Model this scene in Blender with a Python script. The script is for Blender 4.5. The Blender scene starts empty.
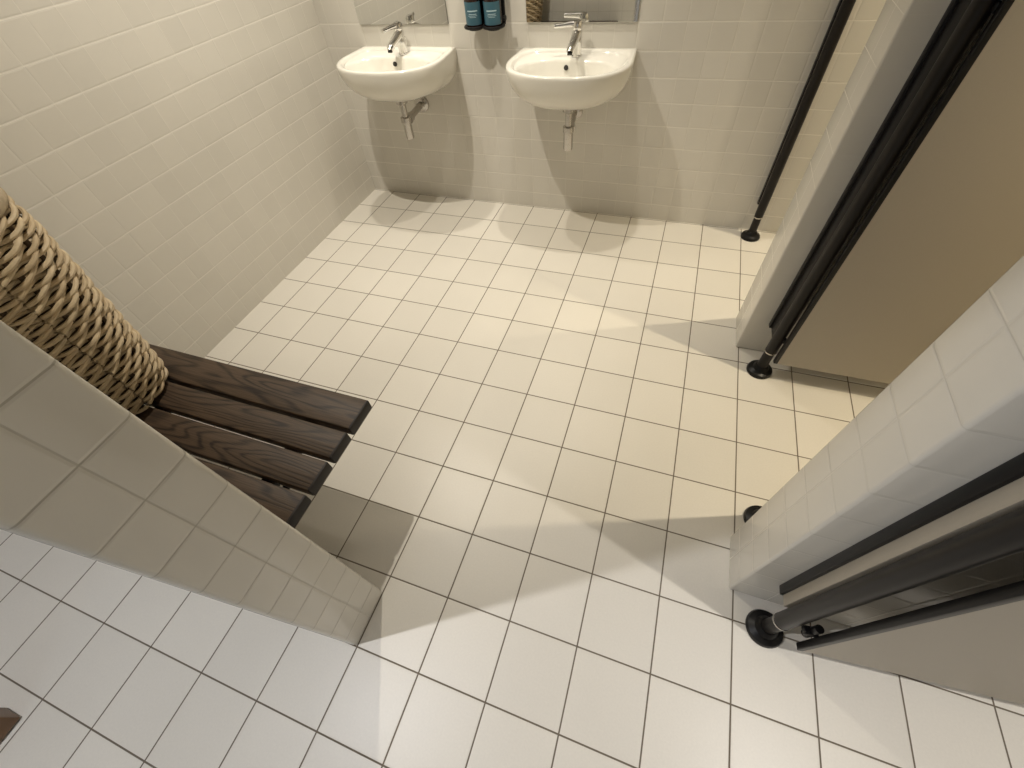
import bpy, bmesh, math, random
from mathutils import Vector, Matrix
random.seed(4)
S = 0.2                      # one floor tile = 0.2 m; everything below is laid out in floor tiles
PI = math.pi
scene = bpy.context.scene
COL = scene.collection
ORG = {}                     # object name -> world origin of its top-level thing (tiles)

# ------------------------------------------------------------------ materials
def new_mat(name):
    m = bpy.data.materials.new(name); m.use_nodes = True
    nt = m.node_tree
    b = nt.nodes['Principled BSDF']
    return m, nt, b

class NT:
    """tiny helper for math nodes"""
    def __init__(s, nt): s.nt = nt
    def node(s, t, **kw):
        n = s.nt.nodes.new(t)
        for k, v in kw.items(): setattr(n, k, v)
        return n
    def link(s, a, b): s.nt.links.new(a, b)
    def m(s, op, a, b=None, c=None):
        n = s.node('ShaderNodeMath', operation=op)
        for i, v in enumerate((a, b, c)):
            if v is None: continue
            if isinstance(v, (int, float)): n.inputs[i].default_value = v
            else: s.link(v, n.inputs[i])
        return n.outputs[0]
    def smooth(s, x, lo, hi):
        n = s.node('ShaderNodeMapRange', interpolation_type='SMOOTHSTEP')
        s.link(x, n.inputs[0]); n.inputs[1].default_value = lo; n.inputs[2].default_value = hi
        return n.outputs[0]
    def mix(s, f, a, b):
        n = s.node('ShaderNodeMix', data_type='RGBA')
        if isinstance(f, (int, float)): n.inputs[0].default_value = f
        else: s.link(f, n.inputs[0])
        for i, v in ((6, a), (7, b)):
            if isinstance(v, tuple): n.inputs[i].default_value = (*v, 1)
            else: s.link(v, n.inputs[i])
        return n.outputs[2]

def tile_mat(name, size, offs, tile, grout, gw, rough, floor=False, tint=0.03, bump=0.25, soft=0.02, speck=0.0, spec=0.5, tilt=0.25, gu=None, ku=1.0):
    """square glazed tiles with grout.  offs = (offset along x, offset along y, offset along z) in tiles"""
    m, nt, b = new_mat(name); h = NT(nt)
    geo = h.node('ShaderNodeNewGeometry')
    vm = h.node('ShaderNodeVectorMath', operation='SCALE'); vm.inputs[3].default_value = 1 / S
    h.link(geo.outputs['Position'], vm.inputs[0])
    sp = h.node('ShaderNodeSeparateXYZ'); h.link(vm.outputs[0], sp.inputs[0])
    X = h.m('SUBTRACT', sp.outputs[0], offs[0]); Y = h.m('SUBTRACT', sp.outputs[1], offs[1]); Z = h.m('SUBTRACT', sp.outputs[2], offs[2])
    if floor: U, V = X, Y
    else:
        sn = h.node('ShaderNodeSeparateXYZ'); h.link(geo.outputs['True Normal'], sn.inputs[0])
        side = h.m('GREATER_THAN', h.m('ABSOLUTE', sn.outputs[0]), 0.5)
        U = h.m('ADD', h.m('MULTIPLY', Y, side), h.m('MULTIPLY', X, h.m('SUBTRACT', 1.0, side))); V = Z
    U = h.m('DIVIDE', U, size); V = h.m('DIVIDE', V, size)
    def edge(u):
        f = h.m('FRACT', u)
        return h.m('MULTIPLY', h.m('MINIMUM', f, h.m('SUBTRACT', 1.0, f)), size)
    e = h.m('MINIMUM', edge(U), edge(V))
    mv = h.smooth(edge(V), gw * 0.42, gw * 0.58)
    g2 = gu or gw
    mu = h.m('SUBTRACT', 1.0, h.m('MULTIPLY', h.m('SUBTRACT', 1.0, h.smooth(edge(U), g2 * 0.40, g2 * 0.60)), ku))
    mask = h.m('MINIMUM', mu, mv)
    cb = h.node('ShaderNodeCombineXYZ'); h.link(h.m('FLOOR', U), cb.inputs[0]); h.link(h.m('FLOOR', V), cb.inputs[1])
    wn = h.node('ShaderNodeTexWhiteNoise', noise_dimensions='3D'); h.link(cb.outputs[0], wn.inputs[0])
    ns = h.node('ShaderNodeTexNoise'); ns.inputs['Scale'].default_value = 3.0; ns.inputs['Detail'].default_value = 5
    h.link(geo.outputs['Position'], ns.inputs['Vector'])
    fine = h.node('ShaderNodeTexNoise'); fine.inputs['Scale'].default_value = 180.0; fine.inputs['Detail'].default_value = 3
    h.link(geo.outputs['Position'], fine.inputs['Vector'])
    k = h.m('ADD', h.m('MULTIPLY', h.m('SUBTRACT', wn.outputs[0], 0.5), tint * 2), 1.0)
    k = h.m('ADD', k, h.m('MULTIPLY', h.m('SUBTRACT', ns.outputs[0], 0.5), 0.10))
    k = h.m('ADD', k, h.m('MULTIPLY', h.m('SUBTRACT', fine.outputs[0], 0.5), speck))
    hsv = h.node('ShaderNodeVectorMath', operation='SCALE'); hsv.inputs[0].default_value = tile; h.link(k, hsv.inputs[3])
    col = h.mix(mask, grout, hsv.outputs[0]); h.link(col, b.inputs['Base Color'])
    r = h.m('ADD', h.m('MULTIPLY', h.m('SUBTRACT', 1.0, mask), 0.9 - rough), h.m('ADD', rough, h.m('MULTIPLY', h.m('SUBTRACT', ns.outputs[0], 0.5), 0.12)))
    h.link(r, b.inputs['Roughness']); b.inputs['Specular IOR Level'].default_value = spec
    pil = h.smooth(e, gw * 0.3, gw * 0.5 + soft)
    sr = h.node('ShaderNodeSeparateColor'); h.link(wn.outputs[1], sr.inputs[0])
    tl = h.m('ADD', h.m('MULTIPLY', h.m('SUBTRACT', sr.outputs[0], 0.5), h.m('FRACT', U)), h.m('MULTIPLY', h.m('SUBTRACT', sr.outputs[1], 0.5), h.m('FRACT', V)))
    hgt = h.m('ADD', h.m('ADD', pil, h.m('MULTIPLY', tl, tilt)), h.m('MULTIPLY', ns.outputs[0], 0.5))
    bp = h.node('ShaderNodeBump'); bp.inputs['Strength'].default_value = bump; bp.inputs['Distance'].default_value = 0.002
    h.link(hgt, bp.inputs['Height']); h.link(bp.outputs[0], b.inputs['Normal'])
    return m

def plain(name, col, rough=0.5, metal=0.0, noise=0.0, nscale=40, coat=0.0, bump=0.0, spec=0.5):
    m, nt, b = new_mat(name); h = NT(nt); b.inputs['Specular IOR Level'].default_value = spec
    b.inputs['Roughness'].default_value = rough; b.inputs['Metallic'].default_value = metal
    if coat: b.inputs['Coat Weight'].default_value = coat; b.inputs['Coat Roughness'].default_value = 0.05
    tc = h.node('ShaderNodeNewGeometry')
    ns = h.node('ShaderNodeTexNoise'); ns.inputs['Scale'].default_value = nscale; ns.inputs['Detail'].default_value = 4
    h.link(tc.outputs['Position'], ns.inputs['Vector'])
    k = h.m('ADD', 1.0, h.m('MULTIPLY', h.m('SUBTRACT', ns.outputs[0], 0.5), noise * 2))
    v = h.node('ShaderNodeVectorMath', operation='SCALE'); v.inputs[0].default_value = col; h.link(k, v.inputs[3])
    h.link(v.outputs[0], b.inputs['Base Color'])
    if bump:
        bp = h.node('ShaderNodeBump'); bp.inputs['Strength'].default_value = bump; bp.inputs['Distance'].default_value = 0.001
        h.link(ns.outputs[0], bp.inputs['Height']); h.link(bp.outputs[0], b.inputs['Normal'])
    return m

def wood_mat(name, dark, light, seed, rough=0.5):
    """stained ash: long cathedral figure along x plus fine pores; object coordinates in metres"""
    m, nt, b = new_mat(name); h = NT(nt)
    tc = h.node('ShaderNodeTexCoord')
    mp = h.node('ShaderNodeMapping'); h.link(tc.outputs['Object'], mp.inputs[0])
    mp.inputs['Location'].default_value = (seed * 1.7, seed * 0.031, 0)
    warp = h.node('ShaderNodeTexNoise'); warp.inputs['Scale'].default_value = 1.0; warp.inputs['Detail'].default_value = 2
    m1 = h.node('ShaderNodeMapping'); m1.inputs['Scale'].default_value = (1.15, 7.5, 7.5); h.link(mp.outputs[0], m1.inputs[0]); h.link(m1.outputs[0], warp.inputs['Vector'])
    # contour lines of a stretched height field = cathedral grain
    ring = h.m('FRACT', h.m('MULTIPLY', warp.outputs[0], 21.0))
    ring = h.smooth(h.m('ABSOLUTE', h.m('SUBTRACT', ring, 0.5)), 0.02, 0.30)
    pore = h.node('ShaderNodeTexNoise'); pore.inputs['Scale'].default_value = 1.0; pore.inputs['Detail'].default_value = 4
    m2 = h.node('ShaderNodeMapping'); m2.inputs['Scale'].default_value = (14, 420, 420); h.link(mp.outputs[0], m2.inputs[0]); h.link(m2.outputs[0], pore.inputs['Vector'])
    big = h.node('ShaderNodeTexNoise'); big.inputs['Scale'].default_value = 1.0
    m3 = h.node('ShaderNodeMapping'); m3.inputs['Scale'].default_value = (3, 22, 22); h.link(mp.outputs[0], m3.inputs[0]); h.link(m3.outputs[0], big.inputs['Vector'])
    f = h.m('ADD', h.m('MULTIPLY', ring, 0.58), h.m('ADD', h.m('MULTIPLY', h.smooth(pore.outputs[0], 0.38, 0.62), 0.34), h.m('MULTIPLY', h.m('SUBTRACT', big.outputs[0], 0.35), 0.45)))
    col = h.mix(f, dark, light); h.link(col, b.inputs['Base Color'])
    b.inputs['Roughness'].default_value = rough; b.inputs['Specular IOR Level'].default_value = 0.35
    bp = h.node('ShaderNodeBump'); bp.inputs['Strength'].default_value = 0.25; bp.inputs['Distance'].default_value = 0.001
    h.link(f, bp.inputs['Height']); h.link(bp.outputs[0], b.inputs['Normal'])
    return m

TILE_W = (0.665, 0.637, 0.575)
GROUT_L = (0.78, 0.75, 0.68)
M = {}
M['floor'] = tile_mat('floor_tile', 1.0, (0, 0, 0), (0.70, 0.665, 0.595), (0.15, 0.122, 0.09), 0.020, 0.40, floor=True, tint=0.03, bump=0.22, soft=0.012, speck=0.10, spec=0.5)
M['wall'] = tile_mat('wall_tile_light_grout', 0.5, (0, 0.05, -0.06), TILE_W, GROUT_L, 0.018, 0.16, tint=0.022, bump=0.28, soft=0.02, gu=.01, ku=.35)
GROUT_D = (0.46, 0.435, 0.38)
M['wall_end'] = tile_mat('wall_tile_partition', 0.5, (0, -1.60, -0.055), TILE_W, GROUT_D, 0.013, 0.14, tint=0.02, bump=0.25, soft=0.02, gu=.012, ku=.7)
M['pillar_a'] = tile_mat('wall_tile_near_divider', 0.5, (5.93, 0.83, -0.04), TILE_W, (0.56, 0.535, 0.475), 0.010, 0.2, tint=0.02, bump=0.22, gu=.012, ku=.5)
M['pillar_b'] = tile_mat('wall_tile_far_divider', 0.5, (5.93, 5.85, -0.04), TILE_W, (0.65, 0.622, 0.56), 0.008, 0.2, tint=0.012, bump=0.10, ku=.3)
M['ceiling'] = plain('ceiling_plaster', (0.55, 0.53, 0.50), 0.9, noise=0.02)
M['plaster'] = plain('wall_plaster', (0.5, 0.48, 0.45), 0.8, noise=0.02)
M['ceramic'] = plain('sanitary_ceramic', (0.80, 0.775, 0.70), 0.12, noise=0.01, nscale=8, coat=0.3)
M['chrome'] = plain('chrome', (0.78, 0.77, 0.75), 0.12, metal=1.0, noise=0.05, nscale=60)
M['chrome_dull'] = plain('dull_chrome', (0.50, 0.48, 0.45), 0.2, metal=1.0, noise=0.1, nscale=60)
M['black'] = plain('black_powder_coat', (0.007, 0.0065, 0.0065), 0.36, noise=0.1, nscale=200, spec=.22)
M['darkhole'] = plain('dark_opening', (0.02, 0.018, 0.015), 0.6)
M['pole'] = plain('dark_anodised_tube', (0.011, 0.009, 0.008), 0.34, noise=0.15, nscale=30, spec=.22)
M['panel'] = plain('beige_laminate', (0.40, 0.355, 0.285), 0.42, noise=0.035, nscale=420, bump=0.05)
M['mirror'] = plain('mirror_silver', (0.86, 0.87, 0.86), 0.015, metal=1.0)
M['mirror_edge'] = plain('mirror_edge', (0.12, 0.12, 0.10), 0.3)
M['rattan'] = plain('rattan_cane', (0.49, 0.38, 0.235), 0.5, noise=0.35, nscale=28, bump=0.2)
M['rattan_b'] = plain('rattan_pale_cane', (0.57, 0.455, 0.295), 0.5, noise=0.3, nscale=34, bump=0.2)
M['rattan_dark'] = plain('rattan_stake', (0.09, 0.06, 0.033), 0.7, noise=0.2, nscale=40)
M['rim'] = plain('rattan_rim_fibre', (0.40, 0.32, 0.21), 0.6, noise=0.3, nscale=70, bump=0.3)
M['soap_label'] = plain('teal_label', (0.042, 0.118, 0.16), 0.35, noise=0.1, nscale=20)
M['soap_amber'] = plain('dark_amber_plastic', (0.022, 0.009, 0.006), 0.2, noise=0.1)
M['soap_print'] = plain('pale_print', (0.42, 0.55, 0.60), 0.5)
M['leg_wood'] = plain('brown_varnished_wood', (0.17, 0.085, 0.03), 0.4, noise=0.25, nscale=25)
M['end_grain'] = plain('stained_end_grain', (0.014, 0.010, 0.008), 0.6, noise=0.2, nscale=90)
M['rubber'] = plain('black_rubber', (0.03, 0.03, 0.028), 0.7)
WOODS = [wood_mat('stained_ash_plank_%s' % c, (0.013, 0.0085, 0.006), (0.092, 0.060, 0.037), i * 3.1 + 1.3) for i, c in enumerate(('a', 'b', 'c', 'd'))]

# ------------------------------------------------------------------ mesh helpers (tile units)
def box(bm, x0, x1, y0, y1, z0, z1, bev=0.0, seg=2, rot=None, piv=None, mi=0):
    r = bmesh.ops.create_cube(bm, size=1.0)
    vs = r['verts']
    for v in vs:
        v.co = Vector(((x0 + x1) / 2 + v.co.x * (x1 - x0), (y0 + y1) / 2 + v.co.y * (y1 - y0), (z0 + z1) / 2 + v.co.z * (z1 - z0)))
    fs = list({f for v in vs for f in v.link_faces})
    for f in fs: f.material_index = mi
    if bev > 0:
        es = list({e for v in vs for e in v.link_edges})
        rr = bmesh.ops.bevel(bm, geom=es, offset=bev, segments=seg, profile=0.5, affect='EDGES')
        vs = list({v for f in rr['faces'] for v in f.verts} | {v for v in vs if v.is_valid})
    if rot is not None: bmesh.ops.rotate(bm, verts=[v for v in vs if v.is_valid], cent=piv, matrix=rot)
    return vs

def tube(bm, pts, rad, n=12, cap=True, closed=False, mi=0):
    """swept tube along pts; rad scalar or list"""
    P = [Vector(p) for p in pts]; k = len(P)
    R = rad if isinstance(rad, (list, tuple)) else [rad] * k
    rings = []; prev = None
    for i in range(k):
        if closed: t = P[(i + 1) % k] - P[i - 1]
        else: t = P[min(i + 1, k - 1)] - P[max(i - 1, 0)]
        t.normalize()
        if prev is None:
            up = Vector((0, 0, 1)) if abs(t.z) < 0.9 else Vector((1, 0, 0))
            a = t.cross(up).normalized()
        else:
            a = (prev - t * prev.dot(t)).normalized()
        prev = a; b = t.cross(a)
        rings.append([bm.verts.new(P[i] + (a * math.cos(2 * PI * j / n) + b * math.sin(2 * PI * j / n)) * R[i]) for j in range(n)])
    m = k if closed else k - 1
    for i in range(m):
        r0, r1 = rings[i], rings[(i + 1) % k]
        for j in range(n):
            f = bm.faces.new((r0[j], r1[j], r1[(j + 1) % n], r0[(j + 1) % n])); f.material_index = mi
    if cap and not closed:
        bm.faces.new(rings[0]).material_index = mi; bm.faces.new(rings[-1][::-1]).material_index = mi

def lathe(bm, c, prof, n=32, mi=0):
    """profile list of (r, z) revolved about the vertical through c=(x,y)"""
    rings = []
    for r, z in prof:
        rings.append([bm.verts.new((c[0] + max(r, 1e-4) * math.cos(2 * PI * j / n), c[1] + max(r, 1e-4) * math.sin(2 * PI * j / n), z)) for j in range(n)])
    for a, b in zip(rings, rings[1:]):
        for j in range(n):
            bm.faces.new((a[j], a[(j + 1) % n], b[(j + 1) % n], b[j])).material_index = mi
    bm.faces.new(rings[0][::-1]).material_index = mi; bm.faces.new(rings[-1]).material_index = mi

def loft(bm, rings, cap0=True, cap1=True):
    R = [[bm.verts.new(p) for p in ring] for ring in rings]
    n = len(R[0])
    for a, b in zip(R, R[1:]):
        for j in range(n): bm.faces.new((a[j], a[(j + 1) % n], b[(j + 1) % n], b[j]))
    if cap0: bm.faces.new(R[0][::-1])
    if cap1: bm.faces.new(R[-1])

def thing(name, loc, label, cat, group=None):
    o = bpy.data.objects.new(name, None); COL.objects.link(o)
    o.empty_display_size = 0.05
    o.location = Vector(loc) * S
    o['label'] = label; o['category'] = cat
    if group: o['group'] = group
    ORG[o.name] = Vector(loc)
    return o

def part(name, bm, mats, parent=None, smooth=True, angle=35, label=None, org=None):
    """turn a bmesh in tile units into ONE linked mesh object"""
    o0 = ORG[parent.name] if parent is not None else (Vector(org) if org is not None else Vector((0, 0, 0)))
    for v in bm.verts: v.co = (v.co - o0) * S
    bmesh.ops.recalc_face_normals(bm, faces=bm.faces)
    me = bpy.data.meshes.new(name); bm.to_mesh(me); bm.free()
    for mt in (mats if isinstance(mats, list) else [mats]): me.materials.append(mt)
    if smooth:
        for p in me.polygons: p.use_smooth = True
        me.set_sharp_from_angle(angle=math.radians(angle))
    o = bpy.data.objects.new(name, me); COL.objects.link(o)
    if parent is not None: o.parent = parent
    else: o.location = o0 * S
    ORG[o.name] = o0
    if label: o['label'] = label
    return o

def struct(name, bm, mats, smooth=False, label=None):
    o = part(name, bm, mats, None, smooth); o['kind'] = 'structure'
    o['label'] = label or name.replace('_', ' '); o['category'] = name.split('_')[0]
    return o
def B(): return bmesh.new()

# ------------------------------------------------------------------ the room
LX, BY = -5.75, 10.04
RX = 13.0; HX = -12.0; FY = -9.5; CZ = 12.2
bm = B(); box(bm, HX - .3, RX + .3, FY - .3, BY + .3, -0.4, 0.0); struct('floor', bm, M['floor'], label='floor of square off-white tiles with dark grout')
bm = B(); box(bm, HX - .3, RX + .3, FY - .3, BY + .3, CZ, CZ + .4); struct('ceiling', bm, M['ceiling'])
bm = B(); box(bm, LX - .5, LX, -1.22, BY + .3, 0, CZ); struct('wall_left', bm, M['wall'], label='long white tiled wall on the left')
bm = B(); box(bm, LX, RX + .3, BY, BY + .5, 0, CZ); struct('wall_back', bm, M['wall'], label='white tiled wall behind the washbasins')
bm = B(); box(bm, RX, RX + .4, FY, BY, 0, CZ); struct('wall_right', bm, M['wall'])
bm = B(); box(bm, HX - .3, HX, FY, -1.22, 0, CZ); struct('wall_hall', bm, M['plaster'])
bm = B(); box(bm, HX, 1.0, -2.0, -1.22, 0, CZ, bev=0.055, seg=4); struct('wall_partition', bm, M['wall_end'], True, 'white tiled end of the partition wall in the left foreground')
bm = B(); box(bm, 5.93, RX, 0.40, 1.20, 0, CZ, bev=0.035, seg=3); struct('wall_near_divider', bm, M['pillar_a'], True, 'nearer white tiled divider wall between the cubicles')
bm = B(); box(bm, 5.93, RX, 5.41, 6.36, 0, CZ, bev=0.035, seg=3); struct('wall_far_divider', bm, M['pillar_b'], True, 'farther white tiled divider wall between the cubicles')
# front wall with a window opening
WX0, WX1, WZ0, WZ1 = -2.2, 2.2, 3.5, 10.5
bm = B()
box(bm, HX, WX0, FY - .3, FY, 0, CZ); box(bm, WX1, RX, FY - .3, FY, 0, CZ)
box(bm, WX0, WX1, FY - .3, FY, 0, WZ0); box(bm, WX0, WX1, FY - .3, FY, WZ1, CZ)
struct('wall_front', bm, M['plaster'])
bm = B()
for x0, x1, z0, z1 in ((WX0, WX0 + .25, WZ0, WZ1), (WX1 - .25, WX1, WZ0, WZ1), (WX0 + .25, WX1 - .25, WZ0, WZ0 + .25), (WX0 + .25, WX1 - .25, WZ1 - .25, WZ1), (-.1, .1, WZ0 + .25, WZ1 - .25)):
    box(bm, x0, x1, FY - .28, FY - .05, z0, z1, bev=.02)
wf = struct('window_1', bm, M['plaster'])

# ------------------------------------------------------------------ washbasins
def washbasin(cx, label, lever_dir, trap_dx):
    root = thing('washbasin', (cx, BY, 3.9), label, 'washbasin', 'washbasins on the back wall')
    yc = 9.2; N = 144
    th = sorted([2 * PI * i / N for i in range(N)] + [math.atan2(.838, 1.3405), PI - math.atan2(.838, 1.3405)])
    def outline(t):
        c, s = math.cos(t), math.sin(t)
        if s <= 0:
            n = 2.38; r = ((abs(c) / 1.395) ** n + (abs(s) / 1.16) ** n) ** (-1 / n)
        else:
            # straight slightly converging sides, flat back
            r1 = 1.395 / (abs(c) + 0.065 * s) if abs(c) > 1e-6 else 99
            r = min(r1, 0.838 / s)
        return r * c, r * s
    O = [outline(t) for t in th]
    def outer(k, z):
        out = []
        for x, y in O:
            if y > 0: w = (y / .838); yy = y * (k + (1 - k) * w)
            else: yy = y * k
            out.append((cx + x * (k ** (1 - .55 * max(0, min(1, (y + .55) / 1.2)))), yc + yy, z))
        return out
    def flat(k, z, kb=None):
        kb = kb if kb is not None else k
        return [(cx + x * k, yc + (y * k if y < 0 else y * kb), z) for x, y in O]
    def deck(k, z):
        # raised rim ends on a rounded-rectangle line
        out = []
        for (x, y), t in zip(O, th):
            c, s_ = math.cos(t), math.sin(t)
            if s_ > 0:
                n = 3.6; rr = ((abs(c) / 1.37) ** n + (abs(s_) / .80) ** n) ** (-1 / n); x, y = rr * c, rr * s_
                out.append((cx + x * k, yc + y * (k - .03), z))
            else: out.append((cx + x * k, yc + y * k, z))
        return out
    def bowl(k, z, dy=0.0):
        out = []
        for t in th:
            c, s = math.cos(t), math.sin(t); n = 2.25
            r = ((abs(c) / 1.10) ** n + (abs(s) / (.60 if s > 0 else .66)) ** n) ** (-1 / n)
            out.append((cx + r * c * k, 8.88 + dy + r * s * k, z))
        return out
    rings = [outer(.05, 3.155), outer(.2, 3.158), outer(.4, 3.18), outer(.58, 3.235), outer(.73, 3.325), outer(.85, 3.45), outer(.93, 3.59), outer(.975, 3.73), outer(.996, 3.85), outer(1.0, 3.92),
             outer(.997, 3.96), outer(.985, 3.982), flat(.965, 3.990, .975), flat(.93, 3.988, .90), deck(.905, 3.975), deck(.89, 3.945), deck(.875, 3.925),
             bowl(1.04, 3.915), bowl(1.005, 3.90), bowl(.975, 3.86), bowl(.93, 3.76), bowl(.86, 3.62), bowl(.74, 3.48), bowl(.55, 3.39), bowl(.3, 3.345), bowl(.12, 3.335)]
    bm = B(); loft(bm, rings)
    bowl_o = part('basin', bm, M['ceramic'], root, angle=60)
    # overflow hole and drain
    bm = B()
    c = Vector((cx - .12, 9.425, 3.775)); nrm = Vector((0, -1, .35)).normalized()
    tube(bm, [c + nrm * -.02, c + nrm * .02], .05, 20)
    part('overflow_hole', bm, M['darkhole'], bowl_o)
    bm = B(); lathe(bm, (cx, 8.88), [(.13, 3.325), (.13, 3.35), (.11, 3.358), (.05, 3.352), (.0, 3.352)], 24)
    part('drain', bm, M['chrome'], bowl_o)
    # single-lever mixer tap
    fx, fy = cx + .05, 9.68
    bm = B(); lathe(bm, (fx, fy), [(.125, 3.925), (.125, 3.95), (.112, 3.965), (.108, 4.1), (.108, 4.36), (.10, 4.40)], 28)
    tap = part('faucet', bm, M['chrome'], root)
    bm = B(); tube(bm, [(fx, fy - .02, 4.33), (fx - .005, fy - .14, 4.30), (fx - .01, fy - .34, 4.235), (fx - .014, fy - .48, 4.19), (fx - .016, fy - .54, 4.165), (fx - .017, fy - .57, 4.13)], [.10, .095, .085, .08, .078, .07], 18)
    part('spout', bm, M['chrome'], tap)
    bm = B(); tube(bm, [(fx - .018, fy - .572, 4.13), (fx - .018, fy - .58, 4.09)], .055, 16); part('aerator', bm, M['darkhole'], tap)
    bm = B()
    lathe(bm, (fx, fy), [(.102, 4.40), (.108, 4.42), (.105, 4.50), (.085, 4.545), (.03, 4.565)], 28)
    d = Vector((math.cos(lever_dir), math.sin(lever_dir), 0)); p0 = Vector((fx, fy, 4.50))
    tube(bm, [p0 + d * .04, p0 + d * .18 + Vector((0, 0, -.005)), p0 + d * .36 + Vector((0, 0, -.015)), p0 + d * .5 + Vector((0, 0, -.02))], [.06, .052, .042, .04], 12)
    part('lever', bm, M['chrome'], tap)
    bm = B(); tube(bm, [(fx + .07, fy + .09, 3.93), (fx + .07, fy + .09, 4.22)], .012, 8); lathe(bm, (fx + .07, fy + .09), [(.022, 4.21), (.028, 4.235), (.02, 4.26)], 12)
    part('pop_up_rod', bm, M['chrome'], tap)
    # bottle trap
    tx, ty = cx + .08, 9.0
    bm = B(); lathe(bm, (tx, ty), [(.13, 3.15), (.15, 3.15), (.15, 3.06), (.085, 3.02), (.08, 2.72)], 24)
    trap = part('trap', bm, M['chrome_dull'], root)
    bm = B(); lathe(bm, (tx, ty), [(.09, 2.74), (.135, 2.73), (.135, 2.62), (.12, 2.6), (.115, 2.56), (.115, 2.24), (.105, 2.21), (.05, 2.20)], 28)
    part('trap_bottle', bm, M['chrome_dull'], trap)
    bm = B(); tube(bm, [(tx, ty + .05, 2.63), (tx + trap_dx * .25, ty + .35, 2.65), (tx + trap_dx * .6, ty + .7, 2.68), (tx + trap_dx, BY - .02, 2.7)], .085, 18)
    tube(bm, [(tx + .02, ty + .08, 2.63), (tx + trap_dx * .2, ty + .26, 2.645)], .12, 18)
    part('outlet_pipe', bm, M['chrome_dull'], trap)
    bm = B(); tube(bm, [(tx + trap_dx, BY - .10, 2.7), (tx + trap_dx, BY - .05, 2.7), (tx + trap_dx, BY, 2.7)], [.11, .2, .21], 24); part('wall_flange', bm, M['chrome_dull'], trap)
    # angle valve and supply hose
    vx = cx + .62
    bm = B(); tube(bm, [(vx, BY, 3.22), (vx, BY - .05, 3.22)], .12, 20); tube(bm, [(vx, BY - .04, 3.22), (vx, BY - .26, 3.22)], .06, 14); tube(bm, [(vx, BY - .24, 3.22), (vx, BY - .38, 3.22)], [.085, .075], 10)
    vlv = part('angle_valve', bm, M['chrome'], root)
    bm = B(); tube(bm, [(vx, BY - .17, 3.22), (vx - .05, BY - .19, 3.33), (vx - .25, BY - .3, 3.5), (vx - .5, BY - .36, 3.7)], .03, 10); part('supply_hose', bm, M['chrome_dull'], vlv)
    return root
washbasin(-3.25, 'white wall-hung washbasin nearer the left wall, its tap lever pointing forward', math.radians(-108), -.02)
washbasin(1.20, 'white wall-hung washbasin to the right of the soap bottles, tap lever turned left', math.radians(-165), -.10)

# ------------------------------------------------------------------ mirrors
def mirror(x0, x1, z0, label):
    bm = B(); box(bm, x0, x1, BY - .04, BY - .002, z0, 9.5)
    for f in bm.faces:
        c = f.calc_center_median(); f.material_index = 0 if abs(c.y - (BY - .04)) < 1e-4 else 1
    o = part('wall_mirror', bm, [M['mirror'], M['mirror_edge']], None, False, org=((x0 + x1) / 2, BY, z0))
    o['label'] = label; o['category'] = 'mirror'; o['group'] = 'mirrors above the washbasins'
mirror(-4.50, -2.0, 4.435, 'frameless mirror above the left washbasin, reflecting plain tiled wall')
mirror(-0.01, 2.47, 4.455, 'frameless mirror above the right washbasin, reflecting the wicker basket')

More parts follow.
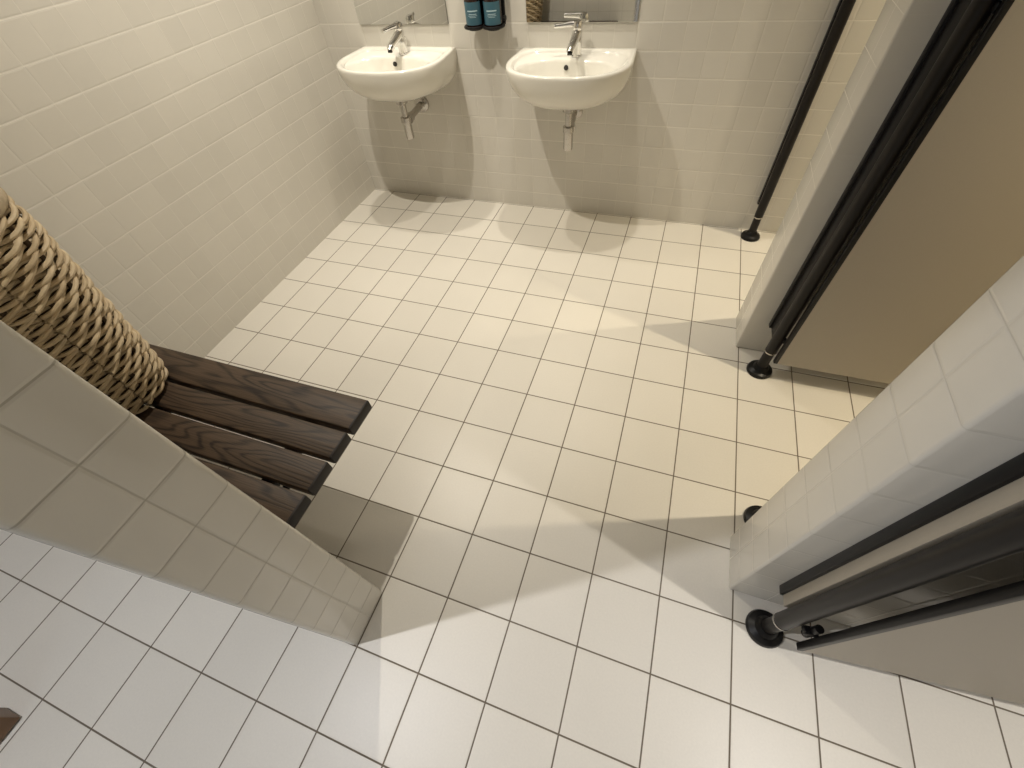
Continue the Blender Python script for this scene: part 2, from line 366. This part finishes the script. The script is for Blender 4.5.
# ------------------------------------------------------------------ soap bottles in a wall holder
HX0, HX1, HY = -1.17, -0.71, 9.72
rt = thing('soap_holder', (-.94, BY, 4.4), 'black wall holder gripping two soap bottles between the mirrors', 'soap holder')
bm = B(); box(bm, -1.36, -.52, BY - .09, BY - .002, 4.42, 5.9, bev=.02); part('back_plate', bm, M['black'], rt)
for hx in (HX0, HX1):
    bm = B()
    tube(bm, [(hx + .235 * math.cos(2 * PI * i / 32), HY + .235 * math.sin(2 * PI * i / 32), 4.455) for i in range(32)], .03, 8, closed=True)
    box(bm, hx - .05, hx + .05, HY + .21, BY - .05, 4.425, 4.485)
    part('ring_clamp', bm, M['black'], rt)
bm = B(); tube(bm, [(HX1 + .23, HY - .02, 4.60), (HX1 + .31, HY - .03, 4.60)], [.04, .05], 12); part('lock_knob', bm, M['black'], rt)
def bottle(hx, label):
    r = thing('soap_bottle', (hx, HY, 4.36), label, 'soap bottle', 'soap bottles in the wall holder')
    bm = B(); lathe(bm, (hx, HY), [(.17, 4.46), (.19, 4.47), (.195, 4.50), (.195, 5.55), (.17, 5.68), (.08, 5.76), (.07, 5.86)], 32); part('body', bm, M['soap_amber'], r)
    bm = B(); lathe(bm, (hx, HY), [(.12, 4.39), (.155, 4.395), (.18, 4.42), (.185, 4.44), (.185, 4.47)], 28); part('cap', bm, M['black'], r)
    bm = B()
    n = 28; a0, a1 = math.radians(-165), math.radians(-15)
    def arc(rad, z): return [Vector((hx + rad * math.cos(a0 + (a1 - a0) * i / n), HY + rad * math.sin(a0 + (a1 - a0) * i / n), z)) for i in range(n + 1)]
    def patch(bm, rad, z0, z1, aa, ab, th=.004):
        k = 14; P = []
        for z in (z0, z1):
            for rr in (rad, rad + th):
                P.append([bm.verts.new((hx + rr * math.cos(aa + (ab - aa) * i / k), HY + rr * math.sin(aa + (ab - aa) * i / k), z)) for i in range(k + 1)])
        lo_i, lo_o, hi_i, hi_o = P
        for i in range(k):
            bm.faces.new((lo_o[i], lo_o[i + 1], hi_o[i + 1], hi_o[i])); bm.faces.new((lo_i[i], hi_i[i], hi_i[i + 1], lo_i[i + 1]))
            bm.faces.new((lo_i[i], lo_i[i + 1], lo_o[i + 1], lo_o[i])); bm.faces.new((hi_i[i], hi_o[i], hi_o[i + 1], hi_i[i + 1]))
        for i in (0, k): bm.faces.new((lo_i[i], lo_o[i], hi_o[i], hi_i[i]))
    patch(bm, .1955, 4.505, 4.90, a0, a1)
    lab = part('paper_label', bm, M['soap_label'], r)
    bm = B()
    for z, w, hh in ((4.74, 34, .022), (4.69, 26, .012), (4.665, 30, .008), (4.64, 22, .008)):
        patch(bm, .1997, z, z + hh, math.radians(-78 - w), math.radians(-78 + w), .002)
    part('print', bm, M['soap_print'], lab)
bottle(HX0, 'left of the two teal-labelled soap bottles in the black wall holder')
bottle(HX1, 'right of the two teal-labelled soap bottles, beside the holder knob')

# ------------------------------------------------------------------ slatted bench behind the partition
rt = thing('slatted_bench', (-2.6, -1.22, 2.0), 'dark stained slatted wooden bench fixed behind the partition wall', 'bench')
edges = [(.265, .785), (-.20, .215), (-.68, -.25), (-1.15, -.73)]
for i, (y0, y1) in enumerate(edges):
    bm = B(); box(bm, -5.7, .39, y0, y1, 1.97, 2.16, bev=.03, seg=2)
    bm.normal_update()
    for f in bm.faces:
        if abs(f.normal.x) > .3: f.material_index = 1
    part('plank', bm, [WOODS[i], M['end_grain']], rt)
for x in (-.38, -2.9, -5.3):
    bm = B(); box(bm, x - .11, x + .11, -1.21, .56, 1.85, 1.97, bev=.01)
    box(bm, x - .11, x + .11, -1.22, -1.14, 1.04, 1.97, bev=.01)
    tube(bm, [(x, -1.16, 1.17), (x, -.2, 1.87)], .05, 10)
    part('bracket', bm, M['black'], rt)

# ------------------------------------------------------------------ wicker basket
bx, by, bz, bh = -3.48, -.25, 2.17, 2.84
rt = thing('wicker_basket', (bx, by, bz), 'tall natural wicker basket standing on the dark slatted bench', 'basket')
def brad(z):
    K = ((2.17, .735), (2.3, .765), (2.6, .815), (3.0, .845), (3.6, .90), (4.3, .965), (4.75, .99), (4.95, .97), (5.2, .92))
    for (z0, r0), (z1, r1) in zip(K, K[1:]):
        if z <= z1: return r0 + (r1 - r0) * (z - z0) / (z1 - z0) - .085
    return K[-1][1] - .085
NST = 14; rows = 29
bmA, bmB = B(), B(); q = 12
for r in range(rows):
    z = bz + .09 + (bh - .22) * r / (rows - 1)
    for s in (0, 1):
        n = NST * q; pts = []; ph = r * PI * .5 + random.uniform(-.15, .15)
        for i in range(n):
            t = 2 * PI * i / n
            a = NST / 2 * t + ph + s * PI
            # paired strands twist round each other between the stakes
            rr = brad(z) + .055 * math.cos(a) + .006 * math.sin(7 * t + r)
            zz = z + .031 * math.sin(a) + .008 * math.sin(5 * t + r * 2.1)
            pts.append((bx + rr * math.cos(t), by + rr * math.sin(t), zz))
        tube(bmA if (r + s) % 2 else bmB, pts, .027, 7, closed=True)
part('weave', bmA, M['rattan'], rt); part('weave', bmB, M['rattan_b'], rt)
bm = B()
for k in range(NST):
    t = 2 * PI * (k + .5) / NST
    pts = [(bx + (brad(z) - .02) * math.cos(t), by + (brad(z) - .02) * math.sin(t), z) for z in [bz + .02 + bh * j / 8 for j in range(9)]]
    tube(bm, pts, .032, 6)
part('stakes', bm, M['rattan_dark'], rt)
bm = B()
n = 72
rings = [[(bx + (brad(bz + bh * u) - .075) * math.cos(2 * PI * i / n), by + (brad(bz + bh * u) - .075) * math.sin(2 * PI * i / n), bz + .03 + (bh - .1) * u) for i in range(n)] for u in (0, .25, .5, .75, 1)]
loft(bm, rings, True, False)
bmesh.ops.solidify(bm, geom=bm.faces[:], thickness=.02)
part('lining', bm, M['rattan_dark'], rt)
bm = B()
for s in range(9):
    pts = []
    for i in range(240):
        t = 2 * PI * i / 240; a = 15 * t + 2 * PI * s / 9
        pts.append((bx + (brad(bz + bh) + .02 + .045 * math.cos(a)) * math.cos(t), by + (brad(bz + bh) + .02 + .045 * math.cos(a)) * math.sin(t), bz + bh - .0 + .06 * math.sin(a)))
    tube(bm, pts, .03, 6, closed=True)
part('rim', bm, M['rim'], rt)

# ------------------------------------------------------------------ cubicle fronts: posts, filler panels, doors
def post(x, y, label, top=CZ - .02):
    r = thing('cubicle_post', (x, y, 0), label, 'post', 'black cubicle posts')
    bm = B(); lathe(bm, (x, y), [(.10, .62), (.104, .64), (.104, top)], 28); part('pole', bm, M['pole'], r)
    bm = B(); lathe(bm, (x, y), [(.094, .10), (.094, .63)], 24); lg = part('threaded_leg', bm, M['pole'], r)
    bm = B(); lathe(bm, (x, y), [(.235, .0), (.24, .03), (.225, .075), (.15, .11), (.12, .17), (.10, .19)], 32); part('foot_flange', bm, M['black'], r)
    bm = B(); lathe(bm, (x, y), [(.09, .575), (.107, .58), (.107, .605), (.09, .61)], 24); part('collar', bm, M['chrome_dull'], lg)
post(6.40, .02, 'nearest black post, its round foot on the floor beside the near divider wall')
post(6.36, 1.60, 'black post whose round foot peeps out behind the near divider wall')
post(6.39, 4.86, 'black post standing in front of the far divider wall, hinging the beige door')
post(6.22, 9.68, 'farthest black post, its round foot near the tiled wall with the washbasins')

def filler(x, y0, y1, label, wall_low=False, mat='panel'):
    r = thing('filler_panel', (x, (y0 + y1) / 2, .8), label, 'panel', 'narrow filler panels beside the posts')
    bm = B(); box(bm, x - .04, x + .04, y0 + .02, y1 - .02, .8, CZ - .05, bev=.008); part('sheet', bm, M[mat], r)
    a = (y0, y0 + .12) if wall_low else (y1 - .12, y1)
    bm = B(); box(bm, x - .075, x + .075, a[0], a[1], .78, CZ - .05, bev=.012); part('wall_channel', bm, M['black'], r)
filler(6.38, .125, .40, 'narrow beige filler panel with black channel between the nearest post and divider wall')
filler(6.37, 4.965, 5.41, 'narrow filler panel coloured black between the door post and the far divider wall', mat='black')  # a beige panel seen edge-on, coloured black for the dark stretch beside the post
filler(6.36, 1.20, 1.495, 'filler panel on the far side of the near divider wall', True)
filler(6.20, 9.785, 10.04, 'narrow filler panel between the farthest post and the back wall')

def door(hx, hy, w, ang, label, dz=.5, xo=.2):
    """door leaf hinged on a post, swung into the cubicle (towards +x), ang tips it in y"""
    r = thing('cubicle_door', (hx, hy, dz), label, 'door', 'beige cubicle doors')
    R = Matrix.Rotation(ang, 3, 'Z'); pv = Vector((hx, hy, 0))
    x0 = hx + xo; x1 = x0 + w
    bm = B(); box(bm, x0 + .06, x1, hy - .265, hy - .19, dz, 10.2, bev=.008, rot=R, piv=pv); leaf = part('leaf', bm, M['panel'], r)
    bm = B(); box(bm, x0, x0 + .07, hy - .272, hy - .183, dz, 10.2, bev=.012, rot=R, piv=pv); part('edge_strip', bm, M['black'], leaf)
    for hz in (.95, 5.6, 9.6):
        bm = B()
        vs = box(bm, hx + .05, x0 + .03, hy - .185, hy - .085, hz, hz + .09, bev=.015, rot=R, piv=pv)
        tube(bm, [R @ (Vector((hx + .15, hy - .13, hz - .13)) - pv) + pv, R @ (Vector((hx + .15, hy - .13, hz + .22)) - pv) + pv], .048, 16)
        hg = part('hinge', bm, M['black'], r)
door(6.40, .02, 3.0, math.radians(5.2), 'beige cubicle door edge-on beside the nearest black post', xo=.17)
door(6.39, 4.90, 3.0, math.radians(.3), 'beige cubicle door lying open along the far divider wall', xo=.07)

# ------------------------------------------------------------------ furniture foot in the hall
rt = thing('wooden_stool', (-4.0, -5.1, 0), 'brown wooden stool, only one foot showing at the lower left edge', 'stool')
lx, ly = -3.24, -4.40
for i, (x, y) in enumerate(((lx, ly), (lx - 1.7, ly), (lx, ly - 1.7), (lx - 1.7, ly - 1.7))):
    bm = B(); box(bm, x - .17, x + .17, y - .17, y + .17, .03, 2.1, bev=.02); lg = part('leg', bm, M['leg_wood'], rt)
    bm = B(); box(bm, x - .13, x + .13, y - .13, y + .13, 0, .035, bev=.01); part('foot_pad', bm, M['rubber'], lg)
bm = B(); box(bm, lx - 2.0, lx + .25, ly - 2.0, ly + .25, 2.1, 2.3, bev=.04); part('seat', bm, M['leg_wood'], rt)

# ------------------------------------------------------------------ lights
def lamp(name, loc, power, col, rad=.15, spot=None, blend=.5):
    l = bpy.data.lights.new(name, 'SPOT' if spot else 'POINT'); l.energy = power; l.color = col; l.shadow_soft_size = rad * S
    if spot: l.spot_size = math.radians(spot); l.spot_blend = blend
    o = bpy.data.objects.new(name, l); COL.objects.link(o); o.location = Vector(loc) * S
    return o
WARM = (1.0, .925, .80)
lamp('room_downlight', (-2.2, 4.7, 12.0), 106, WARM, .09, 116, 1.0)
lamp('basin_downlight', (-3.2, 8.4, 12.0), 58, WARM, .12, 90, 1.0)
lamp('basin_downlight', (1.25, 8.4, 12.0), 58, WARM, .12, 90, 1.0)
lamp('hall_downlight', (-1.4, -3.5, 12.0), 100, (.965, .965, 1.0), .08, 165, 1.0)
for y, e, c in ((8.1, 140, (1.0, .86, .62)), (3.2, 140, (1.0, .86, .62)), (-1.5, 112, (1.0, .95, .89))):
    lamp('cubicle_downlight', (10.4, y, 12.0), e, c, .10, 98, 1.0)
# daylight through the window behind the camera
a = bpy.data.lights.new('window_daylight', 'AREA'); a.energy = 2.5; a.color = (.66, .82, 1.0); a.shape = 'RECTANGLE'
a.size = (WX1 - WX0 - .5) * S; a.size_y = (WZ1 - WZ0 - .5) * S
o = bpy.data.objects.new('window_daylight', a); COL.objects.link(o)
o.location = Vector((0, FY - .1, (WZ0 + WZ1) / 2)) * S; o.rotation_euler = (math.radians(90), 0, 0)   # faces +y
w = bpy.data.worlds.new('sky'); scene.world = w; w.use_nodes = True
w.node_tree.nodes['Background'].inputs[0].default_value = (.62, .78, 1.0, 1); w.node_tree.nodes['Background'].inputs[1].default_value = .4

# ------------------------------------------------------------------ camera (solved from the floor grid)
cam = bpy.data.cameras.new('camera'); co = bpy.data.objects.new('camera', cam); COL.objects.link(co)
cam.sensor_width = 36.0; cam.lens = 418.03 / 1024 * 36.0; cam.clip_start = .01
Rr = ((0.94414856, 0.32139265, -0.07273415), (0.21180033, -0.76098073, -0.6132283), (-0.25243636, 0.5635735, -0.78654993))
mw = Matrix(((Rr[0][0], -Rr[1][0], -Rr[2][0]), (Rr[0][1], -Rr[1][1], -Rr[2][1]), (Rr[0][2], -Rr[1][2], -Rr[2][2]))).to_4x4()
mw.translation = Vector((3.83987, -1.79546, 6.92867)) * S
co.matrix_world = mw
scene.camera = co

vs = scene.view_settings
scene.display_settings.display_device = 'sRGB'
vs.view_transform = 'Standard'; vs.look = 'None'; vs.exposure = -0.1; vs.gamma = 1.0; vs.use_curve_mapping = False
